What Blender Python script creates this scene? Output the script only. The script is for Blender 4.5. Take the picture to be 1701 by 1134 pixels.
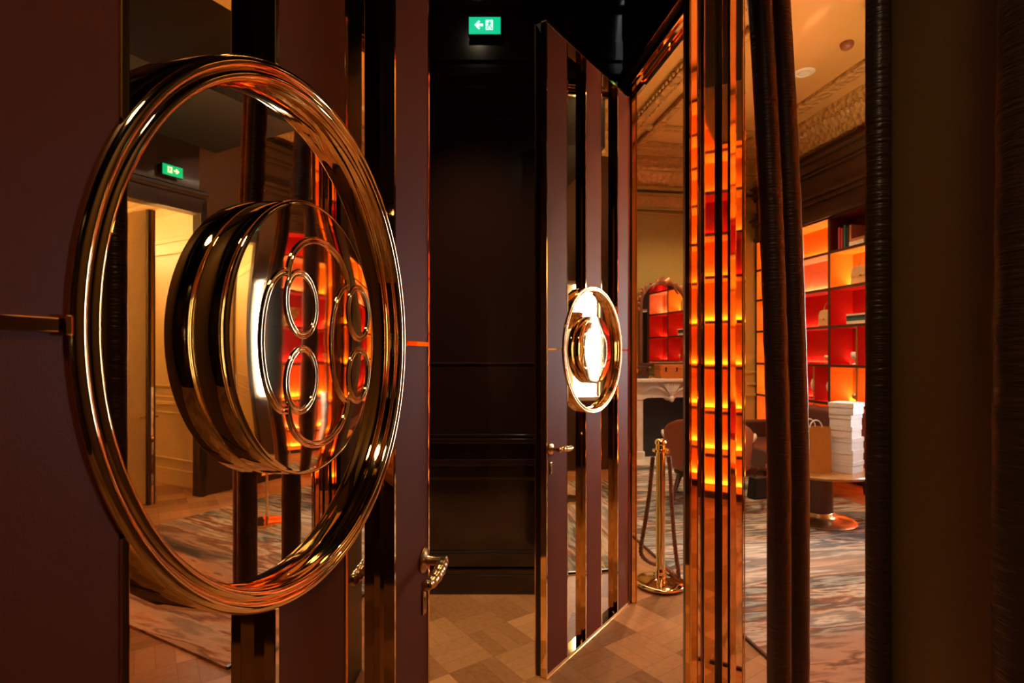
import bpy, bmesh, math, random
from mathutils import Vector, Matrix
random.seed(7)
PI = math.pi
for o in list(bpy.data.objects): bpy.data.objects.remove(o)
scn = bpy.context.scene
COL = scn.collection
# ------------------------------------------------------------------ camera
CZ = 1.4838
cam_d = bpy.data.cameras.new('camera'); cam = bpy.data.objects.new('camera', cam_d); COL.objects.link(cam)
cam.location = (0, 0, CZ); cam.rotation_euler = (PI/2, 0, 0)
cam_d.sensor_width = 36; cam_d.lens = 915/1701*36; cam_d.shift_y = 20.4/1701; cam_d.clip_start = .02
cam_d.dof.use_dof = True; cam_d.dof.focus_distance = .95; cam_d.dof.aperture_fstop = 9.0
scn.camera = cam
# ------------------------------------------------------------------ frame of the salon (turned 8.4 degrees)
YAW = math.atan2(.148, 1.0)
EA = Vector((math.cos(YAW), math.sin(YAW), 0)); EB = Vector((-math.sin(YAW), math.cos(YAW), 0)); OO = Vector((.7055, 3.28, 0))
def S(a, b, z=0): return OO + EA*a + EB*b + Vector((0, 0, z))
# ------------------------------------------------------------------ world, daylight, lamps
w = bpy.data.worlds.new('sky'); scn.world = w; w.use_nodes = True
nt = w.node_tree; bg = nt.nodes['Background']
bg.inputs[0].default_value = (.88, .94, 1.0, 1); bg.inputs[1].default_value = 40.0
vs = scn.view_settings
vs.view_transform = 'Standard'; vs.look = 'None'; vs.gamma = 1; vs.use_curve_mapping = False; vs.exposure = 0.6
def light(name, kind, loc, energy, color, **k):
    d = bpy.data.lights.new(name, kind); d.energy = energy; d.color = color
    rot = k.pop('rot', None)
    for a, v in k.items(): setattr(d, a, v)
    o = bpy.data.objects.new(name, d); COL.objects.link(o); o.location = loc
    if rot is not None: o.rotation_euler = rot
    return o
def aim(o, tgt): o.rotation_euler = (Vector(tgt)-o.location).to_track_quat('-Z', 'Y').to_euler()
A_SH = 3.606                      # shelf front plane (distance from the portal wall)
WIN = (.65, 1.22); DW = (-.21, .57)
pl = light('window_portal', 'AREA', S(A_SH+.40, .935, 1.65), 1, (1, 1, 1), shape='RECTANGLE', size=.60, size_y=1.56)
aim(pl, S(A_SH-2, .935, 1.65)); pl.data.cycles.is_portal = True
WARM = (1.0, .68, .36)
DOWN = [(1.0, 1.6), (1.0, -.4), (2.2, 3.0), (2.6, -1.6), (2.3, .6)]
for i, (a, b) in enumerate(DOWN):
    l = light('salon_spot', 'SPOT', S(a, b, 4.31), (90, 90, 240, 90, 90)[i], WARM, spot_size=1.9, spot_blend=.8, shadow_soft_size=.05)  # downlights added to brighten the salon
light('vestibule_spot', 'SPOT', (-.25, 2.75, 3.77), 260, WARM, spot_size=1.25, spot_blend=.9, shadow_soft_size=.04)  # added spot that brightens the floor before the dark wall
light('vestibule_spot_rear', 'SPOT', (.25, -.15, 3.77), 60, WARM, spot_size=2.2, spot_blend=.9, shadow_soft_size=.22)  # added spot, warm fill from behind the camera
light('uplight_front', 'SPOT', S(2.2, .3, 1.86), 170, WARM, spot_size=2.3, spot_blend=.6, shadow_soft_size=.08, rot=(PI, 0, 0))  # added upward spot that makes the salon ceiling glow
light('corridor_lamp_light', 'POINT', S(A_SH+1.6, .5, 2.7), 420, (1.0, .74, .40), shadow_soft_size=.12)  # added light that brightens the corridor

# ------------------------------------------------------------------ helpers
def tag(o, label=None, cat=None, group=None, kind=None):
    if label: o['label'] = label
    if cat: o['category'] = cat
    if group: o['group'] = group
    if kind: o['kind'] = kind
    return o
def empty(name, loc=(0, 0, 0), rz=0, **k):
    o = bpy.data.objects.new(name, None); COL.objects.link(o); o.location = loc; o.rotation_euler = (0, 0, rz); o.empty_display_size = .05
    return tag(o, **k)
class MB:
    def __init__(s): s.v = []; s.f = []; s.M = Matrix()
    def add(s, vs_, fs_):
        n = len(s.v); s.v += [tuple(s.M @ Vector(p)) for p in vs_]; s.f += [tuple(i+n for i in f) for f in fs_]; return s
    def box(s, x0, x1, y0, y1, z0, z1):
        return s.add([(x0,y0,z0),(x1,y0,z0),(x1,y1,z0),(x0,y1,z0),(x0,y0,z1),(x1,y0,z1),(x1,y1,z1),(x0,y1,z1)],
              [(0,3,2,1),(4,5,6,7),(0,1,5,4),(1,2,6,5),(2,3,7,6),(3,0,4,7)])
    def cbox(s, c, d, rz=0):
        M0 = s.M; s.M = M0 @ Matrix.Translation(c) @ Matrix.Rotation(rz, 4, 'Z')
        s.box(-d[0]/2, d[0]/2, -d[1]/2, d[1]/2, -d[2]/2, d[2]/2); s.M = M0; return s
    def prism(s, poly, z0, z1, axis='z'):
        n = len(poly)
        if axis == 'z': a = [(x, y, z0) for x, y in poly]; b = [(x, y, z1) for x, y in poly]
        elif axis == 'y': a = [(x, z0, y) for x, y in poly]; b = [(x, z1, y) for x, y in poly]
        else: a = [(z0, x, y) for x, y in poly]; b = [(z1, x, y) for x, y in poly]
        return s.add(a+b, [tuple(range(n-1, -1, -1)), tuple(range(n, 2*n))]+[(i, (i+1) % n, n+(i+1) % n, n+i) for i in range(n)])
    def lathe(s, prof, n=48, c=(0, 0, 0), axis='z', closed=False, a0=0, a1=2*PI):
        full = abs(a1-a0-2*PI) < 1e-6; m = n if full else n+1; vs_ = []
        for i in range(m):
            t = a0+(a1-a0)*i/n; ct, st = math.cos(t), math.sin(t)
            for r, h in prof:
                if axis == 'z': p = (r*ct, r*st, h)
                elif axis == 'y': p = (r*ct, h, r*st)
                else: p = (h, r*ct, r*st)
                vs_.append((p[0]+c[0], p[1]+c[1], p[2]+c[2]))
        k = len(prof); fs_ = []
        for i in range(n):
            j = (i+1) % m
            for q in range(k if closed else k-1):
                q2 = (q+1) % k; fs_.append((i*k+q, j*k+q, j*k+q2, i*k+q2))
        return s.add(vs_, fs_)
    def tube(s, pts, r, n=10, caps=True, closed=False, flat=1.0):
        pts = [Vector(p) for p in pts]; N = len(pts); rs = r if isinstance(r, (list, tuple)) else [r]*N
        vs_ = []; up = None
        for i, p in enumerate(pts):
            if closed: t = pts[(i+1) % N]-pts[i-1]
            else: t = pts[min(i+1, N-1)]-pts[max(i-1, 0)]
            t.normalize()
            if up is None:
                up = Vector((0, 0, 1)) if abs(t.z) < .9 else Vector((1, 0, 0))
            u = (up-t*up.dot(t)).normalized(); v = t.cross(u); up = u
            for k in range(n):
                a = 2*PI*k/n; vs_.append(tuple(p+(u*math.cos(a)+v*math.sin(a)*flat)*rs[i]))
        fs_ = []
        for i in range(N if closed else N-1):
            j = (i+1) % N
            for k in range(n): fs_.append((i*n+k, i*n+(k+1) % n, j*n+(k+1) % n, j*n+k))
        if caps and not closed: fs_ += [tuple(range(n-1, -1, -1)), tuple(range((N-1)*n, N*n))]
        return s.add(vs_, fs_)
    def ball(s, c, r, n=14, m=8):
        rx, ry, rz = r if isinstance(r, (tuple, list)) else (r, r, r)
        vs_ = [(c[0], c[1], c[2]-rz)]
        for j in range(1, m):
            t = PI*j/m
            for i in range(n): a = 2*PI*i/n; vs_.append((c[0]+rx*math.sin(t)*math.cos(a), c[1]+ry*math.sin(t)*math.sin(a), c[2]-rz*math.cos(t)))
        vs_.append((c[0], c[1], c[2]+rz)); L = len(vs_)-1; fs_ = []
        for i in range(n):
            i2 = (i+1) % n; fs_.append((0, 1+i2, 1+i)); fs_.append((L, 1+(m-2)*n+i, 1+(m-2)*n+i2))
            for j in range(m-2): fs_.append((1+j*n+i, 1+j*n+i2, 1+(j+1)*n+i2, 1+(j+1)*n+i))
        return s.add(vs_, fs_)
    def build(s, name, mat, parent=None, smooth=False, bevel=0, ang=40, seg=2, **k):
        me = bpy.data.meshes.new(name); me.from_pydata(s.v, [], s.f)
        bm = bmesh.new(); bm.from_mesh(me); bmesh.ops.recalc_face_normals(bm, faces=bm.faces); bm.to_mesh(me); bm.free()
        o = bpy.data.objects.new(name, me); COL.objects.link(o)
        if mat: me.materials.append(mat)
        if smooth:
            for p in me.polygons: p.use_smooth = True
            bpy_shade(me, math.radians(ang))
        if parent: o.parent = parent
        if bevel:
            b = o.modifiers.new('bevel', 'BEVEL'); b.width = bevel; b.segments = seg; b.limit_method = 'ANGLE'; b.angle_limit = math.radians(35)
        return tag(o, **k)
def bpy_shade(me, ang):
    bm = bmesh.new(); bm.from_mesh(me)
    for e in bm.edges:
        e.smooth = not (len(e.link_faces) == 2 and e.calc_face_angle(0) > ang)
    bm.to_mesh(me); bm.free()
def copy_tree(o, parent=None):
    c = o.copy(); COL.objects.link(c); c.parent = parent
    for ch in list(o.children): copy_tree(ch, c)
    return c
def put(o, loc, rz=0): o.location = loc; o.rotation_euler = (0, 0, rz); return o
def salon(o): o.location = OO; o.rotation_euler = (0, 0, YAW); return o
# ------------------------------------------------------------------ materials
def mat(name, col, rough=.5, metal=0, spec=.5, coat=0, emis=None, es=0, bump=None, aniso=None):
    m = bpy.data.materials.new(name); m.use_nodes = True; n = m.node_tree; b = n.nodes['Principled BSDF']
    b.inputs['Base Color'].default_value = (*col, 1); b.inputs['Roughness'].default_value = rough; b.inputs['Metallic'].default_value = metal
    b.inputs['Specular IOR Level'].default_value = spec; b.inputs['Coat Weight'].default_value = coat; b.inputs['Coat Roughness'].default_value = .08
    if emis: b.inputs['Emission Color'].default_value = (*emis, 1); b.inputs['Emission Strength'].default_value = es
    tc = n.nodes.new('ShaderNodeTexCoord'); mp = n.nodes.new('ShaderNodeMapping'); n.links.new(tc.outputs['Object'], mp.inputs[0])
    nz = n.nodes.new('ShaderNodeTexNoise'); n.links.new(mp.outputs[0], nz.inputs['Vector'])
    sc, dist, strg, stretch = bump if bump else (30, .0, 0, (1, 1, 1))
    nz.inputs['Scale'].default_value = sc; nz.inputs['Detail'].default_value = 4; mp.inputs['Scale'].default_value = stretch
    # a slight procedural variation of tone
    if metal < .5:
        mx = n.nodes.new('ShaderNodeMix'); mx.data_type = 'RGBA'
        mx.inputs[6].default_value = (*[c*.86 for c in col], 1); mx.inputs[7].default_value = (*[min(1, c*1.12) for c in col], 1)
        n.links.new(nz.outputs['Fac'], mx.inputs[0]); n.links.new(mx.outputs[2], b.inputs['Base Color'])
    if bump:
        bp = n.nodes.new('ShaderNodeBump'); bp.inputs['Strength'].default_value = strg; bp.inputs['Distance'].default_value = dist
        n.links.new(nz.outputs['Fac'], bp.inputs['Height']); n.links.new(bp.outputs[0], b.inputs['Normal'])
    return m
BRASS = mat('polished_brass', (1.0, .73, .36), .05, 1, bump=(6, .002, .02, (1, 1, 1)))
BRASS_S = mat('soft_brass', (1.0, .62, .24), .16, 1)
BRASS_D = mat('aged_brass', (.75, .55, .27), .26, 1, bump=(60, .002, .3, (1, 1, 1)))
GOLD = mat('gold_mirror', (.97, .60, .22), .035, 1, bump=(3, .004, .03, (1, 1, .3)))
MIRR = mat('bronze_mirror', (.74, .60, .40), .012, 1)
MIRR_P = mat('silver_mirror', (.80, .72, .62), .02, 1)
DISC = mat('disc_brass', (.98, .80, .48), .035, 1, bump=(5, .003, .035, (1, 1, 1)))
LEATH = mat('panel_leather', (.17, .034, .012), .5, spec=.2, bump=(500, .0006, .25, (1, 1, 1)))
DARK = mat('door_core_dark', (.012, .008, .007), .3)
LACQ = mat('dark_lacquer', (.016, .006, .0045), .2, coat=.6, bump=(4, .001, .05, (1, 1, 1)))
BLACK = mat('black_ceiling_paint', (.006, .004, .003), .6)
WRINK = mat('wrinkled_leather', (.055, .021, .017), .33, bump=(8, .008, .5, (1.5, 1.5, 16)))
WRINK2 = mat('creased_brown_leather', (.055, .026, .014), .34, bump=(8, .010, .6, (1.5, 1.5, 12)))
PANELW = mat('olive_brown_panel', (.24, .135, .042), .55, bump=(120, .001, .1, (1, 1, 1)))
OCHRE = mat('ochre_wall', (.34, .245, .055), .6)
CEILG = mat('gold_ceiling', (.62, .33, .10), .34, coat=.2, bump=(1.2, .01, .05, (1, 1, 1)))
CREAM = mat('cream_wall', (.80, .62, .34), .55)
WOODB = mat('dark_wood', (.055, .022, .012), .35, bump=(12, .001, .2, (1, 1, 8)))
BROWNL = mat('brown_leather', (.30, .085, .045), .36, bump=(200, .0008, .25, (1, 1, 1)))
SOFA = mat('sofa_leather', (.10, .030, .020), .42, bump=(200, .0008, .2, (1, 1, 1)))
TRUNK = mat('orange_trunk_leather', (.55, .16, .03), .4)
PAPER = mat('brown_paper', (.52, .22, .03), .7)
WHITE = mat('white_card', (.78, .76, .74), .55)
TOPW = mat('tabletop_wood', (.38, .16, .04), .28)
SOOT = mat('firebox_black', (.012, .012, .014), .6)
FRAMEW = mat('carved_frame_wood', (.16, .055, .030), .35, bump=(40, .01, .6, (1, 1, 1)))
IVORY = mat('ivory_wood', (.72, .62, .50), .45)
BLK = mat('black_leather', (.012, .011, .012), .4)
def marble():
    m = mat('white_marble', (.74, .66, .58), .3); n = m.node_tree; b = n.nodes['Principled BSDF']
    nz = [x for x in n.nodes if x.type == 'TEX_NOISE'][0]; nz.inputs['Scale'].default_value = 7; nz.inputs['Distortion'].default_value = 2; nz.inputs['Detail'].default_value = 8
    mx = [x for x in n.nodes if x.type == 'MIX'][0]; mx.inputs[6].default_value = (.52, .43, .36, 1); mx.inputs[7].default_value = (.84, .78, .72, 1)
    return m
MARB = marble()
def carved():
    m = mat('carved_gilt_plaster', (.50, .26, .075), .42); n = m.node_tree; b = n.nodes['Principled BSDF']
    tc = [x for x in n.nodes if x.type == 'TEX_COORD'][0]
    vo = n.nodes.new('ShaderNodeTexVoronoi'); vo.inputs['Scale'].default_value = 16; n.links.new(tc.outputs['Object'], vo.inputs['Vector'])
    bp = n.nodes.new('ShaderNodeBump'); bp.inputs['Distance'].default_value = .03; bp.inputs['Strength'].default_value = .9
    n.links.new(vo.outputs['Distance'], bp.inputs['Height']); n.links.new(bp.outputs[0], b.inputs['Normal'])
    return m
CARV = carved()
DFRZ = mat('dark_frieze', (.065, .027, .011), .38)
def math_n(n, op, a, b=None, c=None):
    x = n.nodes.new('ShaderNodeMath'); x.operation = op
    for i, v in enumerate((a, b, c)):
        if v is None: continue
        if isinstance(v, (int, float)): x.inputs[i].default_value = v
        else: n.links.new(v, x.inputs[i])
    return x.outputs[0]
def parquet(name, rot, cell=.25, tones=((.24, .095, .03), (.66, .33, .145))):
    m = bpy.data.materials.new(name); m.use_nodes = True; n = m.node_tree; b = n.nodes['Principled BSDF']
    tc = n.nodes.new('ShaderNodeTexCoord'); mp = n.nodes.new('ShaderNodeMapping'); mp.inputs['Rotation'].default_value = (0, 0, rot)
    mp.inputs['Scale'].default_value = (1/cell, 1/cell, 1)
    n.links.new(tc.outputs['Object'], mp.inputs[0]); sp = n.nodes.new('ShaderNodeSeparateXYZ'); n.links.new(mp.outputs[0], sp.inputs[0])
    X, Y = sp.outputs[0], sp.outputs[1]
    fx = math_n(n, 'FLOOR', X); fy = math_n(n, 'FLOOR', Y)
    par = math_n(n, 'FLOORED_MODULO', math_n(n, 'ADD', fx, fy), 2.0)
    ux = math_n(n, 'SUBTRACT', X, fx); uy = math_n(n, 'SUBTRACT', Y, fy)
    along = math_n(n, 'ADD', math_n(n, 'MULTIPLY', ux, par), math_n(n, 'MULTIPLY', uy, math_n(n, 'SUBTRACT', 1.0, par)))
    st = math_n(n, 'MULTIPLY', along, 3.0); sf = math_n(n, 'FLOOR', st); sfr = math_n(n, 'SUBTRACT', st, sf)
    cmb = n.nodes.new('ShaderNodeCombineXYZ'); n.links.new(fx, cmb.inputs[0]); n.links.new(fy, cmb.inputs[1]); n.links.new(sf, cmb.inputs[2])
    wn = n.nodes.new('ShaderNodeTexWhiteNoise'); n.links.new(cmb.outputs[0], wn.inputs['Vector'])
    cm2 = n.nodes.new('ShaderNodeCombineXYZ'); n.links.new(fx, cm2.inputs[0]); n.links.new(fy, cm2.inputs[1])
    wn2 = n.nodes.new('ShaderNodeTexWhiteNoise'); n.links.new(cm2.outputs[0], wn2.inputs['Vector'])
    nz = n.nodes.new('ShaderNodeTexNoise'); nz.inputs['Scale'].default_value = 9; nz.inputs['Detail'].default_value = 6; n.links.new(mp.outputs[0], nz.inputs['Vector'])
    f = math_n(n, 'ADD', math_n(n, 'MULTIPLY', wn.outputs['Value'], .14), math_n(n, 'MULTIPLY', wn2.outputs['Value'], .46))
    f = math_n(n, 'ADD', f, math_n(n, 'MULTIPLY', nz.outputs['Fac'], .35))
    cr = n.nodes.new('ShaderNodeValToRGB'); n.links.new(f, cr.inputs[0])
    cr.color_ramp.elements[0].position = .15; cr.color_ramp.elements[0].color = (*tones[0], 1)
    cr.color_ramp.elements[1].position = .95; cr.color_ramp.elements[1].color = (*tones[1], 1)
    ed = math_n(n, 'MINIMUM', math_n(n, 'MINIMUM', sfr, math_n(n, 'SUBTRACT', 1.0, sfr)), math_n(n, 'MULTIPLY', math_n(n, 'MINIMUM', math_n(n, 'MINIMUM', ux, math_n(n, 'SUBTRACT', 1.0, ux)), math_n(n, 'MINIMUM', uy, math_n(n, 'SUBTRACT', 1.0, uy))), 3.0))
    g = math_n(n, 'MULTIPLY', math_n(n, 'LESS_THAN', ed, .016), .45)
    mx = n.nodes.new('ShaderNodeMix'); mx.data_type = 'RGBA'; n.links.new(g, mx.inputs[0]); n.links.new(cr.outputs[0], mx.inputs[6]); mx.inputs[7].default_value = (.06, .02, .008, 1)
    n.links.new(mx.outputs[2], b.inputs['Base Color'])
    b.inputs['Roughness'].default_value = .5; b.inputs['Specular IOR Level'].default_value = .25
    bp = n.nodes.new('ShaderNodeBump'); bp.inputs['Strength'].default_value = .12; bp.inputs['Distance'].default_value = .01
    n.links.new(f, bp.inputs['Height']); n.links.new(bp.outputs[0], b.inputs['Normal'])
    return m
PARQ = parquet('oak_parquet', .95)
def carpet_mat():
    m = bpy.data.materials.new('abstract_carpet'); m.use_nodes = True; n = m.node_tree; b = n.nodes['Principled BSDF']
    tc = n.nodes.new('ShaderNodeTexCoord'); mp = n.nodes.new('ShaderNodeMapping'); mp.inputs['Rotation'].default_value = (0, 0, 1.75); mp.inputs['Scale'].default_value = (.34, 2.1, 1)
    n.links.new(tc.outputs['Object'], mp.inputs[0])
    nz = n.nodes.new('ShaderNodeTexNoise'); nz.inputs['Scale'].default_value = 1.5; nz.inputs['Detail'].default_value = 8; nz.inputs['Roughness'].default_value = .58; nz.inputs['Distortion'].default_value = .35
    n.links.new(mp.outputs[0], nz.inputs['Vector'])
    cr = n.nodes.new('ShaderNodeValToRGB'); n.links.new(nz.outputs['Fac'], cr.inputs[0]); e = cr.color_ramp.elements
    e[0].position = .33; e[0].color = (.03, .028, .026, 1); e[1].position = .68; e[1].color = (.78, .64, .50, 1)
    for p, c in ((.40, (.12, .11, .10, 1)), (.44, (.38, .35, .31, 1)), (.47, (.05, .048, .045, 1)), (.50, (.30, .12, .05, 1)), (.525, (.58, .50, .42, 1)), (.555, (.12, .11, .105, 1)), (.585, (.24, .22, .21, 1)), (.62, (.66, .56, .46, 1)), (.65, (.30, .26, .24, 1))):
        x = e.new(p); x.color = c
    c2 = n.nodes.new('ShaderNodeValToRGB'); n.links.new(nz.outputs['Fac'], c2.inputs[0]); e = c2.color_ramp.elements
    e[0].position = .36; e[0].color = (.06, .025, .015, 1); e[1].position = .64; e[1].color = (.66, .46, .32, 1)
    for p, c in ((.42, (.36, .14, .06, 1)), (.465, (.56, .27, .13, 1)), (.49, (.15, .06, .035, 1)), (.52, (.52, .22, .10, 1)), (.555, (.62, .38, .24, 1)), (.59, (.28, .12, .06, 1))):
        x = e.new(p); x.color = c
    sp = n.nodes.new('ShaderNodeSeparateXYZ'); n.links.new(tc.outputs['Object'], sp.inputs[0])
    n3 = n.nodes.new('ShaderNodeTexNoise'); n3.inputs['Scale'].default_value = .9; n3.inputs['Detail'].default_value = 3; n.links.new(mp.outputs[0], n3.inputs['Vector'])
    f = math_n(n, 'ADD', math_n(n, 'MULTIPLY', sp.outputs[1], -.75), math_n(n, 'MULTIPLY', math_n(n, 'SUBTRACT', n3.outputs['Fac'], .5), 4.0))
    f = math_n(n, 'MAXIMUM', math_n(n, 'MINIMUM', math_n(n, 'ADD', f, .18), 1.0), 0.0)
    mx = n.nodes.new('ShaderNodeMix'); mx.data_type = 'RGBA'; n.links.new(f, mx.inputs[0]); n.links.new(cr.outputs[0], mx.inputs[6]); n.links.new(c2.outputs[0], mx.inputs[7])
    n.links.new(mx.outputs[2], b.inputs['Base Color']); b.inputs['Roughness'].default_value = .85
    n2 = n.nodes.new('ShaderNodeTexNoise'); n2.inputs['Scale'].default_value = 300; n.links.new(tc.outputs['Object'], n2.inputs['Vector'])
    bp = n.nodes.new('ShaderNodeBump'); bp.inputs['Strength'].default_value = .4; bp.inputs['Distance'].default_value = .004
    n.links.new(n2.outputs['Fac'], bp.inputs['Height']); n.links.new(bp.outputs[0], b.inputs['Normal'])
    return m
CARP = carpet_mat()
CELL = {k: mat('cell_'+k, c, .45) for k, c in dict(orange=(.86, .30, .03), red=(.62, .015, .008), dark=(.16, .015, .012), pink=(.80, .30, .16), amber=(.90, .38, .04)).items()}
LED = mat('led_strip', (1, .8, .5), .5, emis=(1.0, .66, .30), es=30)
LEDR = mat('led_strip_low', (1, .6, .4), .5, emis=(1.0, .56, .24), es=17)
LENS = mat('lamp_lens', (1, .9, .7), .5, emis=(1.0, .80, .5), es=14)
SIGNG = mat('sign_green', (.0, .35, .18), .4, emis=(.0, .46, .22), es=.85)
SIGNW = mat('sign_white', (.9, 1, .95), .4, emis=(.70, 1.0, .88), es=.75)

# ================================================================== STRUCTURE
CEIL = 4.35
st = dict(kind='structure')
b_ = MB().box(-1.6, 9, -4.2, 10, -.1, 0); b_.build('floor', PARQ, **st)
# vestibule walls
VY = 3.43
wb = MB().box(-1.35, .745, VY, VY+.10, 0, 3.8).build('wall_back', LACQ, **st)
m_ = MB()
for z0, z1, d in ((.0, .12, .035), (.12, .15, .026), (.215, .245, .022), (.245, .262, .012), (.70, .715, .02), (.79, .83, .016), (.93, .96, .030), (.965, .985, .018), (1.42, 1.43, .006), (2.93, 2.96, .02), (3.20, 3.24, .05), (3.30, 3.42, .02), (3.62, 3.68, .05), (3.68, 3.80, .10)):
    m_.box(-1.25, .70, VY-d, VY, z0, z1)
m_.build('trim_1', LACQ, bevel=.004, **st)
MB().box(-1.35, -1.25, -1.5, VY+.1, 0, 3.8).build('wall_left', LACQ, **st)
MB().box(-1.35, 1.7, -1.6, -1.5, 0, 3.8).build('wall_front', LACQ, **st)
# vestibule ceiling (follows the portal wall)
pv = [S(.0, .28), S(.0, -4.9)]
MB().prism([(-1.35, -1.6), (pv[1].x, -1.6), (pv[0].x, VY+.1), (-1.35, VY+.1)], 3.8, 3.86).build('ceiling', BLACK, **st)
# portal wall: header over both openings, solid parts
TH = .03
o = MB().box(0, TH, -4.75, .22, 3.06, CEIL); o = salon(o.build('wall_portal', DARK, **st))
o = salon(MB().box(0, TH, .0, .22, 0, 3.06).build('wall_portal', DARK, **st))
o = salon(MB().box(TH+.001, .036, .012, 4.5, 0, CEIL).build('wall_portal', OCHRE, **st))
o = salon(MB().box(-.12, .04, -4.75, -1.995, 0, 3.06).build('wall_right', PANELW, **st))
# mirrored header casing, several profiles in steps
m_ = MB(); m_.box(-.022, 0, -1.22, .20, 3.150, 3.215); o = salon(m_.build('trim_2', GOLD, bevel=.003, **st))
m_ = MB(); m_.box(-.014, 0, -1.22, .10, 3.100, 3.150); o = salon(m_.build('trim_3', WOODB, bevel=.003, **st))
m_ = MB(); m_.box(-.020, 0, -1.22, .06, 3.062, 3.100); m_.box(-.005, TH, -1.22, .06, 3.052, 3.062); o = salon(m_.build('trim_4', GOLD, bevel=.003, **st))
m_ = MB(); m_.box(.031, .055, -1.84, .010, 3.03, 3.16); o = salon(m_.build('trim_5', MIRR, bevel=.004, **st))
# far jamb: narrow gold strips beside the hinge
m_ = MB(); m_.box(.006, .030, -.008, 0, 0, 3.06); o = salon(m_.build('trim_6', GOLD, bevel=.002, **st))
m_ = MB(); m_.box(.031, .037, -.012, 0, 0, 3.06); o = salon(m_.build('trim_7', BRASS_S, bevel=.002, **st))
# mirrored pillar between the two openings
A0 = Vector((.661, 2.05)); D0 = Vector((.82, .57)).normalized(); N0 = Vector((D0.y, -D0.x)); LEN = .345
def pp(t, d): q = A0+D0*t+N0*d; return (q.x, q.y)
back = [(.955, 2.30), (.865, 2.40), (.74, 2.34), (.665, 2.14)]
MB().prism([pp(0, -.02), pp(LEN, -.02)]+back, 0, 3.06).build('wall_pillar', DARK, **st)
ppx = lambda px: ((px-850.5)/915)
def t_at(px):
    r = ppx(px); return (r*A0.y-A0.x)/(D0.x-r*D0.y)
facets = [(1145, 1156, .000, .006, GOLD), (1157, 1167, .006, .000, GOLD), (1168, 1186, .004, .004, GOLD), (1200, 1209, .000, .000, GOLD), (1213, 1219, .000, .008, BRASS), (1220, 1234, .004, .002, GOLD)]
idx = 8
for p0, p1, d0, d1, mm in facets:
    t0, t1 = max(0, t_at(p0)), min(LEN, t_at(p1))
    MB().prism([pp(t0, d0), pp(t1, d1), pp(t1, -.02), pp(t0, -.02)], 0, 3.06).build('trim_%d' % idx, mm, bevel=.0012, **st); idx += 1
for px in (1145.5, 1167.6, 1219.4, 1234.6):
    t = t_at(px); q = pp(t, .006)
    MB().tube([(q[0], q[1], 0), (q[0], q[1], 3.06)], .0028, 8).build('trim_%d' % idx, BRASS, smooth=True, **st); idx += 1
MB().prism([pp(-.01, .012), pp(.10, .014), pp(.10, -.01), pp(-.01, -.01)], 0, .20).build('trim_%d' % idx, GOLD, bevel=.003, **st); idx += 1
# salon shell
SB0, SB1 = -4.75, 4.45
o = salon(MB().box(0, 5.2, SB1, SB1+.1, 0, CEIL).build('wall_fireplace', OCHRE, **st))
o = salon(MB().box(.06, A_SH+.6, SB0, SB1+.1, CEIL, CEIL+.06).build('ceiling', CEILG, **st))
o = salon(MB().box(0, 6, SB0-.1, SB0, 0, CEIL).build('wall_rear', OCHRE, **st))
# right wall, with doorway and window
def rw(b0, b1, z0, z1, m, n='wall_salon', a=A_SH): return salon(MB().box(a, a+.12, b0, b1, z0, z1).build(n, m, **st))
rw(DW[0]-.45, WIN[0], 2.93, CEIL, DFRZ); rw(DW[0]-.45, DW[0], 0, 2.93, DFRZ); rw(DW[1], WIN[0], 0, 2.93, DFRZ)
rw(WIN[0], WIN[1], 0, .88, DFRZ); rw(WIN[0], WIN[1], 2.42, CEIL, DFRZ); rw(WIN[1], 1.268, 0, CEIL, DFRZ)
rw(1.268, SB1, 3.18, CEIL, DFRZ); 0
salon(MB().box(A_SH+.36, A_SH+.42, 1.25, SB1, 0, 3.3).build('wall_behind_shelf', DFRZ, **st))
salon(MB().box(A_SH+.36, A_SH+.42, -4.75, DW[0]-.45, 0, CEIL).build('wall_behind_shelf', DFRZ, **st))
salon(MB().box(2.3, A_SH+.02, -1.7, .75, 3.62, CEIL).build('ceiling', BLACK, **st))  # invented black bulkhead, darkens the near mirror's view above the doorway
salon(MB().box(A_SH-.012, A_SH, DW[0]-.44, .56, 3.17, 3.62).build('wall_salon', LACQ, **st))
# window frame and glass
win = salon(empty('window_1', **st)); a = A_SH+.05
m_ = MB(); m_.box(a, a+.05, WIN[0], WIN[0]+.035, .88, 2.42); m_.box(a, a+.05, WIN[1]-.035, WIN[1], .88, 2.42); m_.box(a, a+.05, WIN[0], WIN[1], .88, .93); m_.box(a, a+.05, WIN[0], WIN[1], 2.37, 2.42)
m_.build('window_frame', IVORY, win, bevel=.004)
GL = bpy.data.materials.new('window_glass'); GL.use_nodes = True; n = GL.node_tree; n.nodes.clear()
tr = n.nodes.new('ShaderNodeBsdfTransparent'); gs = n.nodes.new('ShaderNodeBsdfGlossy'); gs.inputs['Roughness'].default_value = .02; mxs = n.nodes.new('ShaderNodeMixShader'); fr = n.nodes.new('ShaderNodeFresnel')
ou = n.nodes.new('ShaderNodeOutputMaterial'); n.links.new(fr.outputs[0], mxs.inputs[0]); n.links.new(tr.outputs[0], mxs.inputs[1]); n.links.new(gs.outputs[0], mxs.inputs[2]); n.links.new(mxs.outputs[0], ou.inputs[0])
MB().box(a+.02, a+.026, WIN[0]+.03, WIN[1]-.03, .91, 2.39).build('window_pane', GL, win)
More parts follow.
